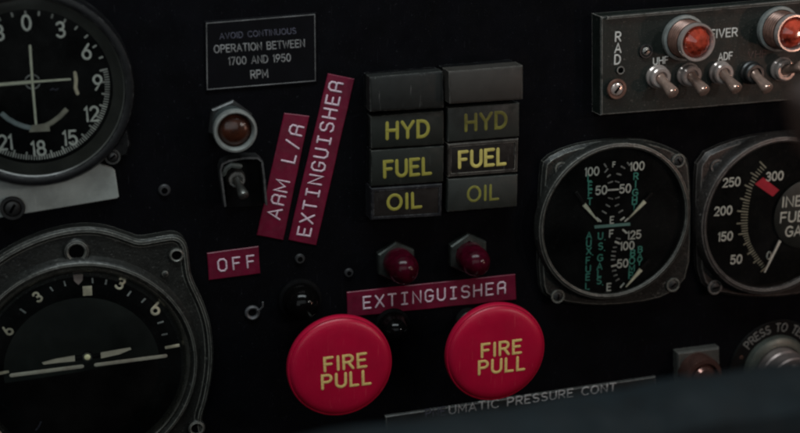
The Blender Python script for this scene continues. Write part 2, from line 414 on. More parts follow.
# flange with an ear for the fixing screw
pts = []
for a in range(0, 360, 6):
    r = 101 + 19 * sum(math.exp(-((a - e + 180) % 360 - 180) ** 2 / 90.0) for e in (225, 319))
    pts.append((math.cos(math.radians(a)) * r * k, math.sin(math.radians(a)) * r * k))
MB().prism(pts, [(.0, 0), (0, .0035), (.0010, .0050)]).build('flange', BLACK, T.o)
ro = T.at(33, 90, .013)
MB().lathe([(101 * k, .0045), (101 * k, .0115), (99 * k, .0135), (95 * k, .0140), (91.5 * k, .0135), (90.5 * k, .0125)], ro, 96).build('bezel_ring', BLACK, T.o)
MB().lathe([(90.6 * k, .0124), (79 * k, hd + .0002)], ro, 96).build('reflector_ring', CONE, T.o)
MB().lathe([(89 * k, hd - .0004), (0, hd)], Z, 64).build('dial_face', DIAL, T.o)
nb = MB()
for i, t in enumerate(['0', '3', '6', '9', '12', '15', '18', '21', '24', '27', '30', '33']):
    a = math.radians(90 - i * 30); c = Vector((math.cos(a), math.sin(a))) * 64.5 * k
    cp = 14.5 * k; w = (sum(G[ch][0] for ch in t) + .24 * (len(t) - 1)) * cp * .92
    words(nb, t, c - Vector((w / 2, cp / 2)), c + Vector((w / 2, -cp / 2)), cp, .085, hd, gap=.24)
nb.build('dial_lettering', INK, T.o)
tk = MB()
for d in range(0, 360, 2):
    fine = 78 < d < 282
    if not fine and d % 10: continue
    a = math.radians(90 - d); u = Vector((math.cos(a), math.sin(a)))
    r0 = 68.5 if d % 10 == 0 else 71.5
    if not fine: r0 = 72
    tk.stroke([u * r0 * k, u * 76.5 * k], (.62 if d % 10 else .95) * k, hd, cap=False)
tk.build('scale_marking', mat('card_tick_ink', (.55, .56, .52), .7, var=.5, vscale=70), T.o)
arcm = MB(); arcm.stroke([T.at(x, y, hd) for x, y in ((1, 113), (8, 119), (16, 123.5), (24, 126.5), (31, 128))], 2.6 * k, hd, cap=False)
arcm.build('deviation_arc', mat('blue_grey_arc', (.30, .36, .37), .7), T.o)
arcm = MB(); arcm.stroke([T.at(x, y, hd) for x, y in ((44, 126.5), (52, 122.5), (60, 116.5), (67, 109))], 2.6 * k, hd, cap=False)
arcm.prism([T.at(29, 132, hd), T.at(50, 131, hd), T.at(49, 123, hd), T.at(32, 125, hd)], [(0, hd - .0002), (0, hd + .0005)])
arcm.build('deviation_arc', mat('khaki_arc', (.38, .36, .29), .7), T.o)
fl = MB(); fl.stroke([T.at(x, y, hd) for x, y in ((75, 73), (76, 80), (75.5, 88), (77.5, 93.5))], 1.9 * k, hd, cap=True); fl.build('flag', CREAM, T.o)
w2 = MB(); w2.stroke([T.at(x, y, hd) for x, y in ((50.5, 90), (53, 88.6), (55.5, 90.2), (58, 88.6))], .8 * k, hd); w2.build('rubbed_mark', INK_DARK, T.o)
hn = hd + .0022
nd = MB(); nd.stroke([T.at(-40, 90, hn), T.at(2, 84.5, hn), T.at(32, 82, hn)], 1.7 * k, hn, cap=False)
nd.stroke([T.at(32, 82, hn), T.at(70, 79.3, hn)], 1.15 * k, hn, cap=True); nd.build('glide_needle', NEEDLE, T.o)
nd = MB(); nd.stroke([T.at(30, 46, hn + .0008), T.at(32.3, 81, hn + .0008), T.at(36, 124, hn + .0008)], 1.25 * k, hn + .0008, cap=True); nd.build('course_needle', NEEDLE, T.o)
rg = MB(); c = T.at(32.5, 82, hn)
rg.stroke([c + Vector(q) * 7.2 * k for q in arc(0, 0, 1, 1, 25, 155)], .75 * k, hn - .0004); rg.stroke([c + Vector(q) * 7.2 * k for q in arc(0, 0, 1, 1, 205, 335)], .75 * k, hn - .0004)
rg.build('centre_ring', INK_DIM, T.o)
MB().lathe([(90 * k, .0118), (0, .0122)], ro, 64).build('glass', GLASS, T.o)
screw(T, (112.5, 156.5), .0055, 5.2, ring=SATIN)
# plate under it
T = Thing('backing_plate', 'bare scratched metal plate sticking out below the round compass gauge', 'plate', (60, 195), .002)
MB().prism([T.at(x, y, .002) for x, y in ((-30, 150), (60, 150), (112, 168), (115, 170.5), (119, 197), (117.5, 198.5), (33, 212.5), (-30, 223))], [(0, 0.0001), (0, .0016), (.0004, .002)]).build('sheet', ALU, T.o)
T2 = T
screw(T2, (12.5, 208), .0035, 8, ring=DARKMETAL, ang=1.0)

# ================================================================== attitude indicator (lower gauge)
T = Thing('attitude_indicator', 'large round artificial horizon gauge in grey lobed casting, cut by the picture edge', 'gauge', (83, 369), .007)
k = T.k
out = [(-60, 330), (-30, 283), (-5, 262), (20, 247), (50, 235), (80, 229.5), (105, 231), (128, 239), (140, 243.5), (160, 239.5), (177, 237), (186, 246), (187.5, 266), (190, 280), (203, 306), (210, 330), (212, 365), (206, 400), (199, 420), (203, 440), (190, 470), (150, 500), (60, 520), (-60, 480)]
# smooth the outline a little
def chaikin(P, n=2):
    for _ in range(n):
        R = []
        for a, b in zip(P, P[1:] + P[:1]):
            R += [(a[0] * .75 + b[0] * .25, a[1] * .75 + b[1] * .25), (a[0] * .25 + b[0] * .75, a[1] * .25 + b[1] * .75)]
        P = R
    return P
P2 = [T.at(x, y, .009) for x, y in chaikin(out)]
MB().prism(P2, [(-.0012, 0), (-.0012, .0072), (-.0002, .0086), (.0012, .0088), (.0030, .0070), (.0042, .0070)]).build('casting', BEZEL, T.o)
ro = T.at(84, 370, .013)
MB().lathe([(113 * k, .0066), (111 * k, .0110), (108.5 * k, .0124), (106.5 * k, .0126), (104.5 * k, .0118), (103 * k, .0100)], ro, 128).build('bezel_ring', BEZEL, T.o)
MB().lathe([(103.2 * k, .0101), (101.5 * k, .0112), (99.6 * k, .0106), (98 * k, .0092), (96 * k, .0074)], ro, 128).build('retaining_ring', mat('worn_thin_ring', (.16, .16, .14), .28, .8, grime=.4), T.o)
hd = .0074
MB().lathe([(104 * k, hd - .0006), (78 * k, hd), (72.5 * k, hd - .0002), (71.5 * k, hd - .0030), (76 * k, hd - .0080)], Z, 96).build('bank_scale_ring', DIAL, T.o)
sky_m = mat('horizon_grey_ball', (.022, .026, .023), .6, spec=.2, var=.6, vscale=28, grime=.7)  # grey of the ball also paints in the haze on the cover glass
hs = hd - .0010
def dome(a_from, a_to, n, dz):
    rr = [0, 12, 24, 36, 46, 55, 63, 69, 75]; vs = []; fs = []
    for r_ in rr:
        for i in range(n + 1):
            a = math.radians(a_from + (a_to - a_from) * i / n)
            vs.append((math.cos(a) * r_ * k, -(hd + .0024 + dz - .0026 * (r_ / 75) ** 2), math.sin(a) * r_ * k))
    m = n + 1
    for q_ in range(len(rr) - 1):
        for i in range(n): fs.append((q_ * m + i, q_ * m + i + 1, (q_ + 1) * m + i + 1, (q_ + 1) * m + i))
    return MB().add(vs, fs)
dome(184, 4, 48, 0).build('horizon_ball', sky_m, T.o)
dome(4, -176, 48, -.0002).build('ground_mask', mat('horizon_dark_ball', (.0065, .005, .005), .7, spec=.1, var=.6, vscale=30), T.o)
for t, c, cp, rt in (('3', (120.5, 283.5), 11, -32), ('6', (155.5, 308.5), 12, -8), ('3', (37.5, 297), 10, 32), ('6', (7.5, 331), 10, 62)):
    nb = MB(); num_px(T, nb, t, c, cp, .11, hd, rot=rt); nb.build('numeral', CREAM, T.o)
tk = MB()
for a, b, w in (((92.3, 278), (92.6, 283), 1.6), ((106.5, 279.5), (105.6, 284.5), 1.8), ((131, 291), (127.5, 296), 1.8), ((145.5, 298.5), (141.5, 302.5), 1.8), ((147, 282), (151, 283), 2), ((163.5, 321.5), (157.5, 323.5), 1.8), ((167.5, 333.8), (161.5, 335), 1.8), ((20, 309), (26, 313), 1.8), ((50, 287), (53, 291), 1.6), ((64, 281), (65.5, 286), 1.6)):
    line_px(T, tk, a, b, w, hd)
tk.build('scale_marking', INK_DIM, T.o)
for a, b in (((165, 347.8), (179.5, 345.2)), ((-6, 374.5), (9, 371.5))):
    tk = MB(); line_px(T, tk, a, b, 3.2, hd); tk.build('level_mark', CREAM, T.o)
q = MB(); q.prism([T.at(82.6, 286.5, hd), T.at(91.8, 285.8, hd), T.at(92.2, 294.8, hd), T.at(83, 295.3, hd)], [(0, hd - .0006), (0, hd + .0007)]); q.build('bank_index', CREAM, T.o)
q = MB(); q.prism([T.at(73.2, 274.8, hd), T.at(83, 274.2, hd), T.at(82.5, 280, hd), T.at(78.5, 284.5, hd), T.at(74, 280.5, hd)], [(0, hd - .0006), (0, hd + .0006)]); q.build('bank_pointer', mat('faded_pink_marker', (.28, .22, .20), .7), T.o)
hb = hd + .0028
q = MB()
q.stroke([T.at(11.5, 375.3, hb), T.at(82, 366.3, hb)], 2.0 * k, hb, flat=.25); q.stroke([T.at(96, 364.8, hb), T.at(165.5, 355.8, hb)], 1.9 * k, hb, flat=.25)
q.build('horizon_bar', mat('horizon_bar_tan', (.92, .76, .62), .6), T.o)
hp = hd + .0040
q = MB()
q.prism([T.at(42, 362.4, hp), T.at(56, 358.6, hp), T.at(74.8, 355.4, hp), T.at(75, 361, hp), T.at(58, 362.6, hp), T.at(43.6, 364.4, hp)], [(0, hp - .0004), (0, hp + .0003)])
q.prism([T.at(100.6, 352.4, hp), T.at(118, 349.4, hp), T.at(130.4, 347.4, hp), T.at(131.2, 349.2, hp), T.at(119, 354.2, hp), T.at(101, 358.2, hp)], [(0, hp - .0004), (0, hp + .0003)])
q.build('aircraft_wing', mat('wing_cream', (.90, .82, .66), .6, var=.1), T.o, flat=True)
q = MB(); q.stroke([T.at(74, 358.4, hp - .0006), T.at(102, 355.2, hp - .0006)], 2.3 * k, hp - .0006); q.stroke([T.at(87, 357, hb), T.at(88, 372, hb)], 3 * k, hb - .0012)
q.build('aircraft_mount', BLACK, T.o)
c = T.at(87.3, 356.3, hp)
MB().lathe([(3.6 * k, hp), (3.0 * k, hp + .0012), (0, hp + .0018)], c, 24).build('aircraft_dot', mat('pale_green_dot', (.50, .50, .30), .5), T.o)
c = T.at(87.3, 356.3, hp - .0008)
MB().lathe([(5.6 * k, hp - .0016), (4.6 * k, hp + .0004), (0, hp + .0006)], c, 24).build('aircraft_hub', STEEL, T.o)
q = MB()
for pl in (((36, 430), (38.5, 427), (41, 422)), ((58, 416.5), (61, 417.5), (65, 418.6)), ((82, 412.5), (87, 411.5), (90, 412), (97, 409)), ((112, 399), (121, 402))):
    q.stroke([T.at(x, y, hd + .0002) for x, y in pl], .9 * k, hd + .0002)
q.build('pitch_marking', INK_DARK, T.o)
MB().lathe([(98.5 * k, .0116), (60 * k, .0124), (0, .0127)], ro, 96).build('glass', GLASS, T.o)
# bosses of the casting
hole(T, (76.5, 251.5), .0082, 7.6)
hole(T, (176.5, 255), .0080, 4.6)
hole(T, (196.5, 428), .0080, 5)
screw(T, (165, 273.5), .0076, 3.4, m=BEZEL, slot=False, name='rivet')

# ================================================================== placard
T = Thing('operating_placard', 'black engraved placard with thin pale border about operation between speed limits', 'placard', (260, 52), .001)
cs = [(204.5, 21.5), (316.5, 12.5), (317.3, 82.5), (205.5, 91.5)]
MB().prism([T.at(x, y, .001) for x, y in cs], [(0, 0.0001), (0, .0008), (.0003, .0011)]).build('plate', mat('placard_black', (.002, .002, .003), .6, spec=.08), T.o)
q = MB(); cc = [T.at(x, y, .0011) for x, y in ((206.5, 23.5), (314.7, 14.6), (315.4, 80.8), (207.3, 89.6))]
q.stroke(cc, 0.40 * T.k, .0011, closed=True); q.build('border', mat('placard_border_ink', (.13, .13, .13), .6, var=.8, vscale=60), T.o)
q = MB(); label_px(T, q, 'AVOID CONTINUOUS', (220, 39.2), (296, 33.6), 5.6, .085, .0011); q.build('lettering', INK_DARK, T.o)
q = MB(); label_px(T, q, 'OPERATION BETWEEN', (214.5, 53), (304.5, 46.8), 7.2, .085, .0011)
label_px(T, q, '1700 AND 1950', (229, 65), (290.5, 61.2), 7.2, .085, .0011)
label_px(T, q, 'RPM', (251.2, 78.6), (267.8, 77.2), 7.6, .095, .0011); q.build('lettering', mat('placard_ink', (.15, .15, .15), .7, var=.6, vscale=450), T.o)

# ================================================================== arming light and guarded toggle
T = Thing('arming_light', 'round dark red warning light with pale ring above the guarded toggle', 'indicator light', (235.5, 131.5), .022)
k = T.k
MB().lathe([(24 * k, 0), (24 * k, .003), (22 * k, .0038), (18 * k, .0038)], Z, 6, a0=.35).build('hex_nut', DARKMETAL, T.o)
MB().lathe([(18.5 * k, .002), (18.5 * k, .010), (19.5 * k, .011), (20.5 * k, .018)], Z, 48).build('barrel', mat('teal_grey_barrel', (.06, .075, .075), .45, .4, grime=.4), T.o)
MB().lathe([(20.2 * k, .0165), (21.6 * k, .0180), (21.9 * k, .0210), (21 * k, .0224), (19 * k, .0226), (17.4 * k, .0215), (16.8 * k, .0185)], Z, 64).build('ring', GREYRING, T.o)
MB().lathe([(17.1 * k, .0178), (15 * k, .0195), (12 * k, .0208), (6 * k, .0218), (0, .0221)], Z, 48).build('lens', DULLRED, T.o)

def toggle_parts(o, tip, h, kk, bush=CHROME, lev=LEVER, n_r=9.5):
    """bushing nut, ball and bat lever towards local point tip (x, z) at height h"""
    b = n_r * kk
    MB().lathe([(b * 1.12, 0), (b * 1.12, .0012), (b * 1.0, .0020), (b * .98, .0052), (b * .86, .0060), (b * .62, .0060), (b * .55, .0046), (0, .0046)], Z, 40).build('bushing', bush, o)
    A = Vector((0, -.0038, 0)); B = Vector((tip[0], -h, tip[1])); d = (B - A); L_ = d.length; d = d.normalized()
    pr = [(0.0, b * .50), (.18, b * .44), (.40, b * .44), (.68, b * .54), (.84, b * .60), (.93, b * .56), (.97, b * .44), (.99, b * .26), (1.0, b * .02)]
    MB().tube([A + d * (L_ * t) for t, r in pr], [r for t, r in pr], 24).build('lever', lev, o)
T = Thing('guarded_toggle', 'small dark toggle switch inside a thin bent wire guard', 'toggle switch', (236, 178), .002)
k = T.k
toggle_parts(T.o, T.at(244.5, 197.5, .014), .014, k, STEEL, mat('dark_lever', (.14, .14, .13), .35, .8), 9)
g = MB(); hg = .010
path = [(224.5, 207), (222.2, 190), (219.6, 170), (222, 163.5), (229, 160), (245, 157.2), (258, 157.2), (263.2, 161.5), (265.5, 180), (267.5, 205)]
cpath = [T.at(x, y, hg) for x, y in path]
in_ = []
for i, c in enumerate(cpath):
    e = (cpath[min(i + 1, len(path) - 1)] - cpath[max(i - 1, 0)]).normalized(); in_.append(c + Vector((e.y, -e.x)) * .0011)
n = len(cpath); vs = []; fs = []
for c, d in zip(cpath, in_): vs += [(c.x, 0, c.y), (c.x, -hg, c.y), (d.x, -hg, d.y), (d.x, 0, d.y)]
for i in range(n - 1):
    a, b = 4 * i, 4 * i + 4
    fs += [(a, a + 1, b + 1, b), (a + 1, a + 2, b + 2, b + 1), (a + 2, a + 3, b + 3, b + 2)]
fs += [(0, 1, 2, 3), (4 * n - 4, 4 * n - 3, 4 * n - 2, 4 * n - 1)]
g.add(vs, fs).build('guard', mat('guard_edge_metal', (.30, .30, .30), .32, .95, grime=.3), T.o)
MB().prism([T.at(x, y, .001) for x, y in ((224, 162), (259, 159.5), (262, 206), (227, 208))], [(0, .0002), (0, .0012), (.0003, .0015)]).build('face_plate', MATT, T.o)
# grey plastic flag of the toggle
q = MB(); q.stroke([T.at(x, y, .006) for x, y in ((223.5, 174), (226, 168.5), (231, 165), (240, 166.2))], 2.7 * k, .006, flat=.8); q.build('lever_shroud', mat('grey_shroud', (.075, .095, .09), .5, grime=.5), T.o)

# ================================================================== embossed tape labels
def tape(label, quad, txt, p0, p1, cap, mono=.66, gap=.34):
    cx = sum(q[0] for q in quad) / 4; cy = sum(q[1] for q in quad) / 4
    T = Thing('embossed_label', label, 'label', (cx, cy), .0008, 'red embossed tape labels')
    # slightly wavy edges, a real strip of tape
    P = []
    for a, b in zip(quad, quad[1:] + quad[:1]):
        L_ = math.hypot(b[0] - a[0], b[1] - a[1]); nn = max(2, int(L_ / 14))
        for i in range(nn):
            t = i / nn; j = .22 if i else 0
            P.append(T.at(a[0] + (b[0] - a[0]) * t + random.uniform(-j, j), a[1] + (b[1] - a[1]) * t + random.uniform(-j, j), .0008))
    MB().prism(P, [(0, .0001), (0, .0006), (.00035, .0009)]).build('tape', TAPE, T.o)
    q = MB(); label_px(T, q, txt, p0, p1, cap, .075, .0009, GD, mono=mono, gap=gap, flat=.7); q.build('lettering', TAPE_INK, T.o)
tape('red tape label reading arm, shorter of the two standing slanted strips', [(284.3, 113.2), (309.5, 116.2), (283.2, 240.3), (256.8, 235.2)], 'ARM L/R', (279.5, 219.5), (303.5, 127.5), 12.5)
tape('long slanted red tape label reading extinguisher, beside the shorter slanted one', [(328, 73.5), (354.5, 79), (316.2, 245.4), (288.6, 240)], 'EXTINGUISHER', (309.8, 236), (342.8, 84), 12.5)
tape('short red tape label reading off, on its own above the small hook', [(207, 253.2), (258.6, 246.2), (260.3, 273.4), (208.8, 280.2)], 'OFF', (218.8, 271.3), (254.4, 266.8), 11.8, gap=.40)
tape('level red tape label reading extinguisher, above the two red fire knobs', [(346.7, 292.2), (515.3, 274.2), (516.3, 299.6), (347.6, 317.2)], 'EXTINGUISHER', (363.8, 308.6), (505, 293), 11.6)

# ================================================================== annunciator lights
def annun(label, quad, txt, p0, p1, cap, lens=LENS, ink=YELLOW, h=.012, inset=0.0, frame=None, r=.105, bevel_px=1.2, depth=.0045):
    cx = sum(q[0] for q in quad) / 4; cy = sum(q[1] for q in quad) / 4
    T = Thing('annunciator_light', label, 'warning light', (cx, cy), h, 'legend lights in two columns')
    P = [T.at(x, y, h) for x, y in quad]; kk = T.k
    if frame:
        MB().prism(P, [(0, 0), (0, h - .0006), (.0005, h), (inset * kk, h), (inset * kk + .0003, h - .0009)]).build('housing', frame, T.o)
        m = [a + (Vector((0, 0)) - a) * 0 for a in P]
        b = MB(); b.prism(P, [(inset * kk - .0001, h - .0020), (inset * kk - .0001, h - .0006), (inset * kk + .0010, h - .0004)]); b.build('lens', lens, T.o); ht = h - .0004
    else:
        MB().prism(P, [(.0003, 0), (.0003, h - depth - .0001)]).build('housing', BLACK, T.o)
        MB().prism(P, [(0, h - depth), (0, h - bevel_px * kk * .6), (bevel_px * kk, h)]).build('lens', lens, T.o); ht = h
    if txt:
        q = MB(); label_px(T, q, txt, p0, p1, cap, r, ht, flat=.15, gap=.30); q.build('lettering', ink, T.o)
    return T
annun('blank dark grey legend cap above hyd in the darker column', [(369.8, 77.5), (442.8, 71.5), (444, 108), (370.6, 112)], None, 0, 0, 0, lens=mat('blank_grey_lens', (.0125, .0132, .0125), .6, spec=.2, var=.15, scratch=.3, wear=.5, wear_col=(.12, .12, .11)), h=.015, bevel_px=2.5, depth=.009)
annun('blank brownish grey legend cap standing proud, above the fainter hyd', [(449, 71.8), (523, 65.8), (523, 99.5), (450, 104)], None, 0, 0, 0, lens=LENS_BROWN, h=.021, bevel_px=2.2, depth=.012)
annun('dark hyd legend light below the dark grey blank cap', [(370.8, 117), (443.6, 111), (443.8, 144.2), (371.5, 148.4)], 'HYD', (387.2, 138.8), (428.3, 136.2), 15.6)
annun('grey green hyd legend light with fainter letters, below the brownish blank cap', [(448, 108.5), (519.4, 103), (519, 136.2), (448.2, 142)], 'HYD', (466, 130.6), (506, 127.2), 15.2, lens=mat('legend_pale_grey_lens', (.018, .021, .018), .6, spec=.4, var=.12, vscale=90, wear=.4, wear_col=(.11, .11, .10)), ink=YELLOW_DIM)
annun('dull grey fuel legend light between the dark hyd and oil lights', [(371.5, 151), (443.8, 146.2), (443.2, 181.6), (371.4, 186.4)], 'FUEL', (384.8, 177.2), (430.5, 173.4), 15.4)
annun('fuel legend light with brightest yellow letters on black lens in brown frame', [(448.2, 144.3), (518.6, 138.6), (517.6, 172), (448.2, 177.2)], 'FUEL', (459.6, 167.6), (505, 163.8), 15.2, lens=LENS_DARK, frame=mat('brown_frame', (.018, .0145, .0125), .5, spec=.3, wear=.7, wear_col=(.22, .20, .17)), inset=3.2, ink=mat('legend_bright_yellow', (.50, .42, .11), .6))
annun('oil legend light with black lens, lowest of the darker column', [(371, 188.6), (442.4, 183.8), (441.6, 216.2), (371, 220.4)], 'OIL', (388.2, 209.8), (420.8, 206.8), 14.2, lens=LENS_DARK, frame=mat('dark_frame', (.008, .008, .010), .55, spec=.25, wear=.4, wear_col=(.10, .10, .10)), inset=3.0)
annun('pale grey green oil legend light with faint letters, lowest of its column', [(448.4, 179.6), (517.8, 174.6), (516.8, 206.4), (448, 212)], 'OIL', (468, 201.4), (498, 198.8), 14.0, lens=MATS['legend_pale_grey_lens'], ink=YELLOW_DIM, r=.09)

# ================================================================== red jewel lights, black buttons
def jewel(label, nut, dome, r):
    T = Thing('jewel_light', label, 'indicator light', nut, .003, 'red jewel lights above the fire knobs'); kk = T.k
    MB().lathe([(20.5 * kk, 0), (20.5 * kk, .0042), (19 * kk, .0052), (14 * kk, .0054)], Z, 6, a0=.55).build('hex_nut', mat('green_grey_nut', (.065, .072, .066), .40, .7, grime=.5, var=.3), T.o)
    c = T.at(*dome, .013)
    MB().lathe([(r * kk, .004), (r * kk, .0075), (r * 1.0 * kk, .0145), (r * .95 * kk, .0180), (r * .78 * kk, .0212), (r * .45 * kk, .0236), (0, .0244)], c * 1.0, 48).build('dome', JEWEL, T.o)
jewel('red jewel light with hex nut, above the start of the level label', (396, 261.5), (402, 267), 15)
jewel('red jewel light with hex nut, above the end of the level label', (468, 253.5), (474, 260), 14)
def button(label, c, r):
    T = Thing('black_button', label, 'push button', c, .010, 'glossy black domed buttons'); kk = T.k
    MB().lathe([(r * 1.08 * kk, 0), (r * 1.08 * kk, .006), (r * kk, .007), (r * .97 * kk, .010), (r * .80 * kk, .0135), (r * .45 * kk, .0158), (0, .0166)], Z, 48).build('cap', mat('gloss_black_cap', (.002, .0018, .0018), .13, spec=.16, var=.2), T.o)
    MB().lathe([(r * 1.28 * kk, 0), (r * 1.28 * kk, .0022), (r * 1.12 * kk, .0030), (r * 1.07 * kk, .0030)], Z, 48).build('collar', MATT, T.o)
button('glossy black domed button partly hidden behind the larger red knob', (303, 305), 16.5)
button('glossy black domed button between the two red fire knobs', (396, 331), 13.5)

# ================================================================== fire pull knobs
hk = .040
T = Thing('fire_pull_knob', 'larger round red fire pull knob, set lower, below the slanted labels', 'pull knob', (340, 366.2), hk + .010, 'red fire pull knobs')
k = T.k
MB().lathe([(13 * k, 0), (13 * k, .006), (11 * k, .007)], Z, 40).build('collar', DARKMETAL, T.o)
MB().lathe([(8 * k, .004), (8 * k, hk + .001)], Z, 32).build('shaft', STEEL, T.o)
R_ = 50.8 * k
MB().lathe([(R_ * .30, hk), (R_ * .60, hk + .003), (R_ * .94, hk + .0055), (R_ * .985, hk + .0062), (R_, hk + .0074), (R_, hk + .0092), (R_ * .996, hk + .0102), (R_ * .984, hk + .0107), (R_ * .970, hk + .0108), (R_ * .962, hk + .0105), (R_ * .955, hk + .0108),
            (R_ * .93, hk + .0116), (R_ * .88, hk + .0122), (R_ * .80, hk + .0126), (R_ * .66, hk + .01275), (R_ * .4, hk + .0128), (0, hk + .0128)], Z, 128).build('knob_cap', FIRE, T.o, angle=40)
q = MB(); ht = hk + .0129
label_px(T, q, 'FIRE', (325, 371.2), (366, 366.3), 13.4, .10, ht, gap=.34, flat=.15)
label_px(T, q, 'PULL', (322.6, 388.8), (370.2, 383.4), 13.4, .10, ht, gap=.34, flat=.15)
q.build('lettering', FIRE_INK, T.o)
k2 = copy_tree(T.o); set_at(k2, (495.6, 352.4), hk + .010); k2['label'] = 'red fire pull knob nearer the fuel gauges, set higher, under the label end'

# ================================================================== small fasteners on the board
T = Thing('panel_fastener', 'tiny dark ring fastener with a curved wire hook, on bare panel', 'fastener', (252.5, 313), .001)
c = Z; kk = T.k
MB().lathe([(7.4 * kk, 0), (7.2 * kk, .0012), (5.8 * kk, .0018), (4.2 * kk, .0012), (3.8 * kk, 0)], Z, 32).build('ring', mat('hook_dark_grey', (.07, .07, .075), .5, .3, grime=.4), T.o)
q = MB(); q.tube([(*T.at(x, y, h)[:1], -h, T.at(x, y, h)[1]) for x, y, h in ((257.5, 310, .002), (260, 309.5, .003), (262.8, 306.5, .004), (262.8, 302, .0045))], [.9 * kk] * 4, 10); q.build('wire_hook', mat('hook_grey', (.13, .13, .135), .5, .3), T.o)
def stud(label, c, r, m=DARKMETAL):
    T = Thing('panel_screw', label, 'screw', c, .001, 'dark panel screws'); kk = T.k
    o = MB().lathe([(r * kk, 0), (r * kk, .0008), (r * .8 * kk, .0016), (r * .5 * kk, .0017)], Z, 28).build('head', m, T.o)
    MB().lathe([(r * .52 * kk, .0014), (0, .0014)], Z, 20).build('socket', HOLE, o)
DS = mat('dark_screw', (.03, .03, .032), .5, .3, grime=.3)
stud('dark screw head on bare panel between round gauge and toggle', (164.5, 190.5), 6.2, DS)
stud('dark screw head below the foot of the long slanted label', (300, 259), 5, DS)
stud('dark screw head on bare panel beside the nearer jewel light', (349, 273), 4.5, DS)

# ================================================================== receiver selector panel (upper corner)
hr = .012
T = Thing('radio_selector', 'dark green black radio selector panel with worn edges and white lettering', 'control panel', (700, 60), hr)
MB().prism([T.at(x, y, hr) for x, y in ((601, 16.8), (601, 115.5), (700, 108), (900, 91), (900, -8), (700, 9.5))], [(-.0002, 0), (0, hr - .0007), (.0006, hr)]).build('face_plate', RADIO, T.o)
q = MB()
for s, c in (('R', (618.2, 36.8)), ('A', (618, 48.2)), ('D', (617.6, 59.6))): num_px(T, q, s, c, 8.6, .09, hr)
label_px(T, q, 'RECEIVER', (690, 40), (737, 36), 7.6, .09, hr)
label_px(T, q, 'UHF', (653.5, 64.8), (668, 63.0), 6.2, .09, hr); label_px(T, q, 'ADF', (718.5, 60.5), (732, 59.2), 6.6, .09, hr)
q.build('lettering', mat('radio_white_ink', (.50, .49, .46), .7, var=.3, vscale=900), T.o)
q = MB(); label_px(T, q, 'VHF', (748, 58.6), (766, 57), 6.4, .08, hr); q.build('lettering', mat('rubbed_brown_ink', (.06, .03, .025), .7), T.o)
screw(T, (645.5, 51), hr, 4.6, m=STEEL, ring=DARKMETAL)
screw(T, (620, 70), hr, 2.6, m=HOLE, slot=False, ring=RADIO)
o = screw(T, (616.5, 89), hr + .002, 6.4, m=CHROME, ang=.9, name='phillips_bolt', ring=COPPER)
# top lip of the plate
q = MB(); q.prism([T.at(x, y, hr) for x, y in ((606, 16.2), (900, -9.5), (900, -5.5), (606, 19.2))], [(0, hr - .001), (0, hr + .0016), (.0003, hr + .002)]); q.build('lip', RADIO, T.o)

def lamp_parts(o, kk, lens):
    MB().lathe([(22 * kk, 0), (22.5 * kk, .0015), (22 * kk, .0030), (19.5 * kk, .0034)], Z, 56).build('collar', GREYRING, o)
    prof = [(18.6 * kk, .002)]
    for i in range(5): prof += [(18.6 * kk, .0035 + i * .0022), (17.6 * kk, .0040 + i * .0022), (17.6 * kk, .0050 + i * .0022), (18.6 * kk, .0055 + i * .0022)]
    MB().lathe(prof, Z, 56).build('barrel', COPPER, o)
    MB().lathe([(17.0 * kk, .0140), (18.3 * kk, .0148), (18.5 * kk, .0172), (17.7 * kk, .0184), (16.2 * kk, .0184), (15.0 * kk, .0172), (14.6 * kk, .0150)], Z, 64).build('ring', CHROME, o)
    MB().lathe([(14.9 * kk, .0158), (12.5 * kk, .0180), (8.5 * kk, .0196), (4 * kk, .0204), (0, .0205)], Z, 12, a0=.3).build('lens', lens, o, angle=9)
T = Thing('receiver_light', 'jewelled red light with bright chrome ring beside the rad lettering', 'indicator light', (697.8, 42.8), hr + .018, 'jewel lights on the radio panel', base=hr)
lamp_parts(T.o, T.k, AMBER); lamp0 = T.o
l2 = copy_tree(lamp0); set_at(l2, (794, 33.5), hr + .018, hr); l2['label'] = 'jewelled orange red light cut off by the picture edge'
for ch in l2.children: 
    if ch.name.startswith('lens'): ch.rotation_euler = (0, .35, 0)
gl = 'bat toggle switches on the radio panel'
tg = [((661, 78), (674.5, 95), 'bat toggle switch under the uhf lettering'), ((692, 76), (708, 93), 'bat toggle switch directly under the chrome ringed red light'),
      ((724, 74), (738.6, 91.8), 'bat toggle switch under the adf lettering'), ((755, 74), (769.6, 89.4), 'bat toggle switch with dark bushing, beyond the adf one')]
t0 = None
for b, tip, lab in tg:
    if t0 is None:
        T = Thing('toggle_switch', lab, 'toggle switch', b, hr + .005, gl, base=hr)
        tl = T.at(*tip, hr + .0165); toggle_parts(T.o, tl, .0165, T.k, n_r=10.2); t0 = T.o
    else:
        o = copy_tree(t0); set_at(o, b, hr + .005, hr); o['label'] = lab
        if 'dark' in lab:
            for ch in o.children:
                if ch.name.startswith('bushing'):
                    ch.data = ch.data.copy(); ch.data.materials[0] = DARKMETAL
T = Thing('toggle_switch', 'bat toggle switch flipped outward, at the picture edge', 'toggle switch', (786, 70.5), hr + .005, gl, base=hr)
toggle_parts(T.o, T.at(804, 66, hr + .0165), .0165, T.k, n_r=10.2)

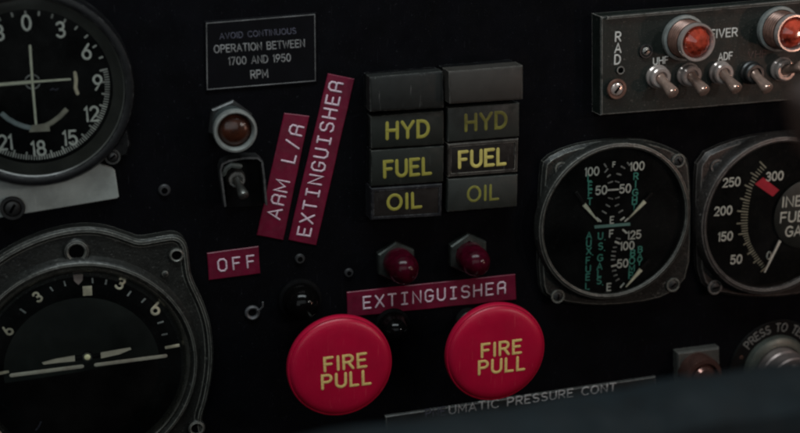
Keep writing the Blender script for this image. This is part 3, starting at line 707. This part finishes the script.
# ================================================================== dual fuel gauge
hg = .006
T = Thing('dual_fuel_gauge', 'square black fuel gauge with cut corners and two green lettered scales', 'gauge', (616, 222), hg)
k = T.k
out = [(545.5, 160), (571, 147.5), (600, 142), (639, 139), (664, 145), (687, 156), (691, 168), (693, 225), (690.5, 275), (676, 292), (655, 302), (610, 307.5), (576, 306), (546, 299), (540.5, 282), (540.5, 220), (543, 172)]
P2 = [T.at(x, y, hg) for x, y in chaikin(out, 1)]
MB().prism(P2, [(0, 0), (0, hg - .0022), (.0018, hg)]).build('flange', BEZEL, T.o)
ro = T.at(615.8, 222.4, hg + .005)
MB().lathe([(77.5 * k, hg - .0002), (77 * k, hg + .0034), (75.2 * k, hg + .0050), (72.8 * k, hg + .0054), (71.2 * k, hg + .0048), (70.4 * k, hg + .0034), (70.2 * k, hg + .0002)], ro, 128).build('bezel_ring', BEZEL, T.o)
hd = hg + .0008
MB().lathe([(70.6 * k, hd), (0, hd)], ro, 96).build('dial_face', DIAL, T.o)
q = MB()
num_px(T, q, '100', (592, 171.5), 7.6, .095, hd); num_px(T, q, '100', (637.2, 166.2), 7.6, .095, hd)
num_px(T, q, '50', (601.3, 190.2), 7.8, .095, hd); num_px(T, q, '50', (625.2, 188.6), 7.8, .095, hd)
num_px(T, q, 'E', (612, 220), 6.4, .10, hd); num_px(T, q, 'F', (611.3, 233.6), 6.6, .10, hd); num_px(T, q, 'E', (608.9, 287), 6.8, .10, hd)
num_px(T, q, '125', (634.2, 234.8), 7.4, .095, hd); num_px(T, q, '100', (627.2, 245.7), 7.4, .095, hd); num_px(T, q, '50', (622.6, 263.4), 7.4, .095, hd)
num_px(T, q, 'F', (614, 164.5), 4.6, .11, hd)
q.build('dial_lettering', INK, T.o)
def col(txt, pts, cap):
    q = MB()
    for s_, c in zip(txt, pts): num_px(T, q, s_, c, cap, .10, hd, wf=1.12)
    if txt in ('AUX', 'US', 'GALS'):
        for c in {'AUX': ((592.6, 253.4),), 'US': ((604.8, 238.2), (604.4, 249)), 'GALS': ((602.6, 283.4),)}[txt]: num_px(T, q, '.', c, 3, .2, hd)
    q.build('dial_lettering', INK_GREEN, T.o)
col('LEFT', [(589.6, 177.8), (590.2, 185.4), (590.2, 193), (589.8, 201.4)], 6.2)
col('RIGHT', [(636, 176.2), (635.6, 184), (635, 192.4), (634.6, 200), (634.2, 207.4)], 6.2)
col('AUX', [(589, 235.4), (588.8, 243.4), (588.8, 251)], 6.2); col('FUEL', [(588, 260.4), (588.2, 268.8), (587.8, 277), (587.4, 286.2)], 6.2)
col('US', [(600.5, 236), (600.6, 246.2)], 6.2); col('GALS', [(600, 257.8), (599.6, 266.2), (599.4, 273.4), (599, 280.6)], 6.2)
col('BOMB', [(632.8, 253), (632, 260.6), (631.8, 268.2), (631, 275.4)], 6.2); col('BAY', [(640.2, 249.4), (639.9, 256.2), (639.4, 262.4)], 5.6)
q = MB()
for a, b, w in (((604, 163.6), (606.6, 167.4), 1.5), ((608, 168.6), (604.6, 172.6), 1.4), ((607, 177.2), (610.6, 174.6), 1.6), ((608, 183.2), (613, 181.4), 1.3), ((608, 197.8), (613, 199), 1.2), ((605.6, 204.4), (609.8, 206.8), 1.4), ((602, 210.8), (606.4, 213.6), 1.4),
                ((627.2, 162.4), (629.8, 165.6), 1.5), ((621, 166.2), (625, 168.6), 1.4), ((616.4, 173.6), (621.4, 175), 1.5), ((614.8, 181), (619.4, 182.6), 1.3), ((615, 198.6), (619.6, 197), 1.2), ((614.8, 206.2), (619, 204.2), 1.4), ((618.6, 212.8), (623, 210), 1.4),
                ((616, 238), (620.5, 239), 1.4), ((613, 247.4), (617, 247), 1.3), ((611.6, 251.4), (616, 251.6), 1.3), ((611, 255.6), (615.4, 256.2), 1.3), ((611, 259.8), (615.2, 259.6), 1.3), ((612, 271), (616.4, 270.2), 1.4), ((613.4, 276), (617.4, 274.6), 1.4), ((615.6, 281), (619.4, 278.6), 1.4)):
    line_px(T, q, a, b, w, hd)
q.build('scale_marking', INK_DIM, T.o)
q = MB()
for a, b, w in (((607.6, 190.2), (618.8, 189.4), 1.7), ((596.2, 217.6), (601, 221.6), 1.8), ((620.4, 220.4), (624.6, 217.2), 1.8), ((622.4, 229.4), (626.8, 233.2), 1.8), ((614.8, 241.6), (619.6, 243.6), 1.9), ((611.2, 266.4), (617, 265), 1.8), ((620.2, 287.6), (624.2, 283), 1.7), ((612, 233), (612.2, 233.4), .8), ((624.6, 221.6), (629, 217.8), 1.6)):
    line_px(T, q, a, b, w, hd)
q.build('scale_marking', INK, T.o)
q = MB(); q.prism([T.at(x, y, hd) for x, y in ((594.4, 225.4), (630, 222.6), (630, 225.4), (594.6, 228.4))], [(0, hd - .0002), (0, hd + .0002)]); q.build('divider_bar', INK_TEAL, T.o)
hn = hd + .0022
def wedge(a, b, w0, w1):
    A, B = T.at(*a, hn), T.at(*b, hn); e = (B - A).normalized(); f = Vector((-e.y, e.x)); kk = T.k
    MB().prism([A + f * w0 * kk, A - f * w0 * kk, B - f * w1 * kk, B + f * w1 * kk], [(0, hn - .0002), (0, hn), (.0001, hn + .0003)]).build('needle', NEEDLE, T.o)
wedge((584, 204.4), (598.6, 221.8), 2.1, .5); wedge((645, 201.2), (629.4, 217.6), 2.2, .5); wedge((641, 269.4), (625.8, 287), 2.3, .6)
for a, b in (((576, 192), (584.6, 205)), ((652, 193), (644.6, 201.6)), ((650, 259), (640.6, 269.8))):
    q = MB(); line_px(T, q, a, b, 3.2, hn - .0003); q.build('needle_arm', BLACK, T.o)
MB().lathe([(70.3 * k, hg + .0038), (0, hg + .0042)], ro, 64).build('glass', GLASS, T.o)
for c in ((561, 168.5), (678, 160.5), (672.5, 284.5), (557.5, 296)): screw(T, c, hg, 4.4, ring=BEZEL, m=SATIN, ang=random.uniform(0, 3))

# ================================================================== inboard fuel gauge
T = Thing('inboard_fuel_gauge', 'fuel gauge with red band and single needle, cut off by the picture edge', 'gauge', (776, 216), hg)
k = T.k
out = [(700, 157), (731, 142.5), (765, 135), (800, 131.5), (838, 131), (856, 150), (858, 215), (856, 275), (838, 290), (800, 296), (770, 299), (742, 298), (713, 293), (700, 281), (697.5, 240), (697.5, 190)]
P2 = [T.at(x, y, hg) for x, y in chaikin(out, 1)]
MB().prism(P2, [(0, 0), (0, hg - .0024), (.0020, hg)]).build('flange', BEZEL_WARM, T.o)
ro = T.at(776, 216.5, hg + .006)
MB().lathe([(77 * k, hg - .0002), (76 * k, hg + .0046), (74 * k, hg + .0066), (71.2 * k, hg + .0070), (69.4 * k, hg + .0062), (68.6 * k, hg + .0040), (68.0 * k, hg + .0002)], ro, 128).build('bezel_ring', BEZEL_WARM, T.o)
MB().lathe([(69.5 * k, hd), (0, hd)], T.at(776, 216, hg + .001), 96).build('dial_face', DIAL, T.o)
q = MB()
for t, c in (('250', (731.6, 182.2)), ('200', (723.2, 210.8)), ('150', (725.4, 236.4)), ('50', (736.2, 259.4)), ('300', (774.6, 176.2))): num_px(T, q, t, c, 7.8, .095, hd)
num_px(T, q, '0', (769, 255.5), 7, .09, hd)
q.build('dial_lettering', INK, T.o)
inn = [(766, 168), (757.8, 177), (752, 188.5), (749.6, 201), (748, 212), (747.4, 223), (748, 233), (749.8, 241), (754, 250), (759.4, 258.4), (766.4, 266.8)]
otr = [(759.6, 161.6), (750.6, 172.6), (744.6, 185), (740, 198.4), (737, 211), (736.6, 223.6), (738.4, 234.4), (743.4, 245), (747.4, 254.4), (753.4, 263), (760.6, 272)]
q = MB(); qm = MB(); NT = 40
for i in range(NT + 1):
    t = i / NT * (len(inn) - 1); j = min(int(t), len(inn) - 2); f = t - j
    a = (inn[j][0] + (inn[j + 1][0] - inn[j][0]) * f, inn[j][1] + (inn[j + 1][1] - inn[j][1]) * f)
    b = (otr[j][0] + (otr[j + 1][0] - otr[j][0]) * f, otr[j][1] + (otr[j + 1][1] - otr[j][1]) * f)
    if i % 4: b = (a[0] + (b[0] - a[0]) * .62, a[1] + (b[1] - a[1]) * .62)
    line_px(T, q, a, b, 1.35 if i % 4 == 0 else 1.0, hd)
q.build('scale_marking', mat('cream_scale_ink', (.36, .35, .27), .7, var=.3, vscale=500), T.o)
q = MB(); q.prism([T.at(x, y, hd) for x, y in ((754.8, 184), (763, 177.4), (779, 190), (772.6, 196.4))], [(0, hd - .0002), (0, hd + .0002)]); q.build('red_band', REDINK, T.o)
hn = hd + .0016
MB().lathe([(33 * k, hd - .0002), (33 * k, hn), (32.2 * k, hn + .0003), (0, hn + .0003)], T.at(805, 213, hd), 64).build('centre_cover', mat('cover_green_black', (.016, .019, .017), .5, var=.2), T.o)
q = MB(); ht = hn + .0003
label_px(T, q, 'INBD', (782.4, 207), (812, 204.6), 9.2, .085, ht); label_px(T, q, 'FUEL', (780.4, 222.6), (811, 220), 9.2, .085, ht); label_px(T, q, 'GALS', (785.4, 236.4), (815, 234), 9.0, .085, ht)
q.build('dial_lettering', INK, T.o)
hn = hd + .0026
A, B = T.at(780, 240.6, hn), T.at(764.8, 272.6, hn); e = (B - A).normalized(); f = Vector((-e.y, e.x))
MB().prism([A + f * 1.5 * k, A - f * 1.5 * k, B - f * 1.2 * k, B + f * .3 * k], [(0, hn - .0002), (0, hn), (.0001, hn + .0003)]).build('needle', INK, T.o)
MB().lathe([(68.6 * k, hg + .0044), (0, hg + .0048)], ro, 64).build('glass', GLASS, T.o)
for c in ((717, 166.5), (714.5, 287)): screw(T, c, hg, 4.6, ring=BEZEL_WARM, m=SATIN, ang=random.uniform(0, 3))

# ================================================================== pneumatic placard along the bottom
T = Thing('pneumatic_placard', 'black strip with white pneumatic pressure lettering under the red knobs', 'placard', (520, 400), .002)
MB().prism([T.at(x, y, .002) for x, y in ((385.5, 416.5), (655.5, 376.8), (657, 392), (386.5, 434))], [(0, .0001), (0, .0015), (.0004, .002)]).build('plate', mat('strip_black', (.012, .013, .013), .45, spec=.4, wear=.9, wear_col=(.30, .30, .28), wear_r=.0006), T.o)
q = MB(); label_px(T, q, 'UMATIC PRESSURE CONT', (449.5, 414.4), (615.5, 391), 8.4, .075, .002, gap=.30); q.build('lettering', mat('strip_white_ink', (.40, .40, .40), .7, var=.5, vscale=500), T.o)

q = MB(); label_px(T, q, 'PNE', (426, 417.8), (445.2, 415.1), 8.4, .075, .002, gap=.30); q.build('rubbed_lettering', INK_DARK, T.o)

# ================================================================== square based light and press-to-test light at the bottom edge
T = Thing('square_based_light', 'brown domed light on a square grey base, half behind the ledge', 'indicator light', (700, 372), .012)
k = T.k
MB().prism([T.at(x, y, .006) for x, y in ((677.5, 353), (719.6, 347.6), (721, 391), (679, 396))], [(0, 0), (0, .0048), (.0008, .006)]).build('base', mat('square_grey_base', (.050, .050, .045), .5, wear=.6, grime=.4, wear_col=(.22, .22, .2)), T.o)
MB().lathe([(18 * k, .005), (18 * k, .015), (17 * k, .0165), (13.5 * k, .0168), (13 * k, .0150), (11 * k, .0150), (8 * k, .018), (0, .019)], T.at(701, 374.5, .012), 48).build('dome', mat('brown_red_dome', (.16, .08, .065), .16, .7, spec=.5, grime=.3), T.o)
T = Thing('test_light', 'round press to test light with curved lettering, cut by the corner', 'indicator light', (776, 368), .003)
k = T.k
MB().lathe([(45 * k, .0001), (45 * k, .0010), (44 * k, .0016), (0, .0018)], Z, 64).build('legend_plate', mat('legend_plate_black', (.003, .003, .003), .6, spec=.12), T.o)
MB().lathe([(31 * k, .0014), (30 * k, .0050), (27 * k, .0064), (23 * k, .0068)], Z, 56).build('collar', mat('olive_collar', (.07, .078, .066), .45, .4, grime=.4), T.o)
MB().lathe([(22 * k, .005), (22 * k, .0125), (20.6 * k, .0135), (20.6 * k, .0150), (22 * k, .0160), (22 * k, .0230), (20.5 * k, .0240), (17 * k, .0240)], Z, 56).build('barrel', mat('pinkish_metal', (.40, .33, .31), .35, .8, grime=.3), T.o)
MB().lathe([(17.3 * k, .0235), (12 * k, .0262), (0, .0275)], Z, 48).build('lens', DULLRED, T.o)
q = MB(); txt = 'PRESS TO TEST'; hh = .0018; ang = 142.0
tot = sum(G[c][0] + .3 for c in txt) - .3; capm = 7.4 * k; rad = 34.5 * k; span = 106.0
pos = 0
for ch in txt:
    w = G[ch][0]; a = math.radians(ang - span * (pos + w / 2) / tot); u = Vector((math.cos(a), math.sin(a))); e = Vector((u.y, -u.x))
    half = w * capm * .5 * .92
    if ch != ' ':
        words(q, ch, u * rad - e * max(half, 1e-4), u * rad + e * max(half, 1e-4), capm, .075, hh)
    pos += w + .3
q.build('lettering', mat('test_ink', (.14, .14, .13), .7, var=.4, vscale=500), T.o)
stud('tiny brass screw beside the press to test light', (741, 357), 2.2, COPPER)

# ================================================================== out-of-focus things in front
hl = .335
T = Thing('foreground_ledge', 'blurred dark teal ledge running across the bottom in front of the panel', 'ledge', (560, 450), hl)
A, B = T.at(300, 453, hl), T.at(900, 360, hl)
e = (B - A).normalized(); dn = Vector((e.y, -e.x))
A = A - e * .05; B = B + e * .15
vs = []; fs = []; NS = 40; prof = [(0.012, -.03), (0.003, -.016), (0, -.004), (.0015, .006), (.006, .012), (.02, .016), (.09, .020), (.12, .02), (.12, -.03)]
for i in range(NS + 1):
    c = A + (B - A) * (i / NS)
    wob = .0006 * math.sin(i * 1.7) + .0004 * math.sin(i * .61)
    for d, hh in prof:
        qv = c + dn * (d + wob); vs.append((qv.x, -(hl + hh), qv.y))
m_ = len(prof)
for i in range(NS):
    for j in range(m_):
        j2 = (j + 1) % m_; fs.append((i * m_ + j, i * m_ + j2, (i + 1) * m_ + j2, (i + 1) * m_ + j))
fs += [tuple(range(m_)), tuple(reversed(range(NS * m_, (NS + 1) * m_)))]
MB().add(vs, fs).build('ledge_body', LEDGE, T.o)
T = Thing('control_lever', 'blurred brown lever grip just inside the picture edge', 'lever', (805, 108), .36)
c = .36; k = T.k
MB().tube([(.003, -c, -.012), (.002, -c, -.006), (.001, -c, 0), (0, -c, .004), (0, -c, .0065), (0, -c, .0075)], [.0040, .0052, .0058, .0052, .0034, .001], 28).build('grip', GRIP, T.o)
MB().tube([(.003, -c, -.010), (.02, -c + .01, -.03), (.12, -c + .05, -.06)], [.0028, .0028, .0028], 16).build('rod', DARKMETAL, T.o)
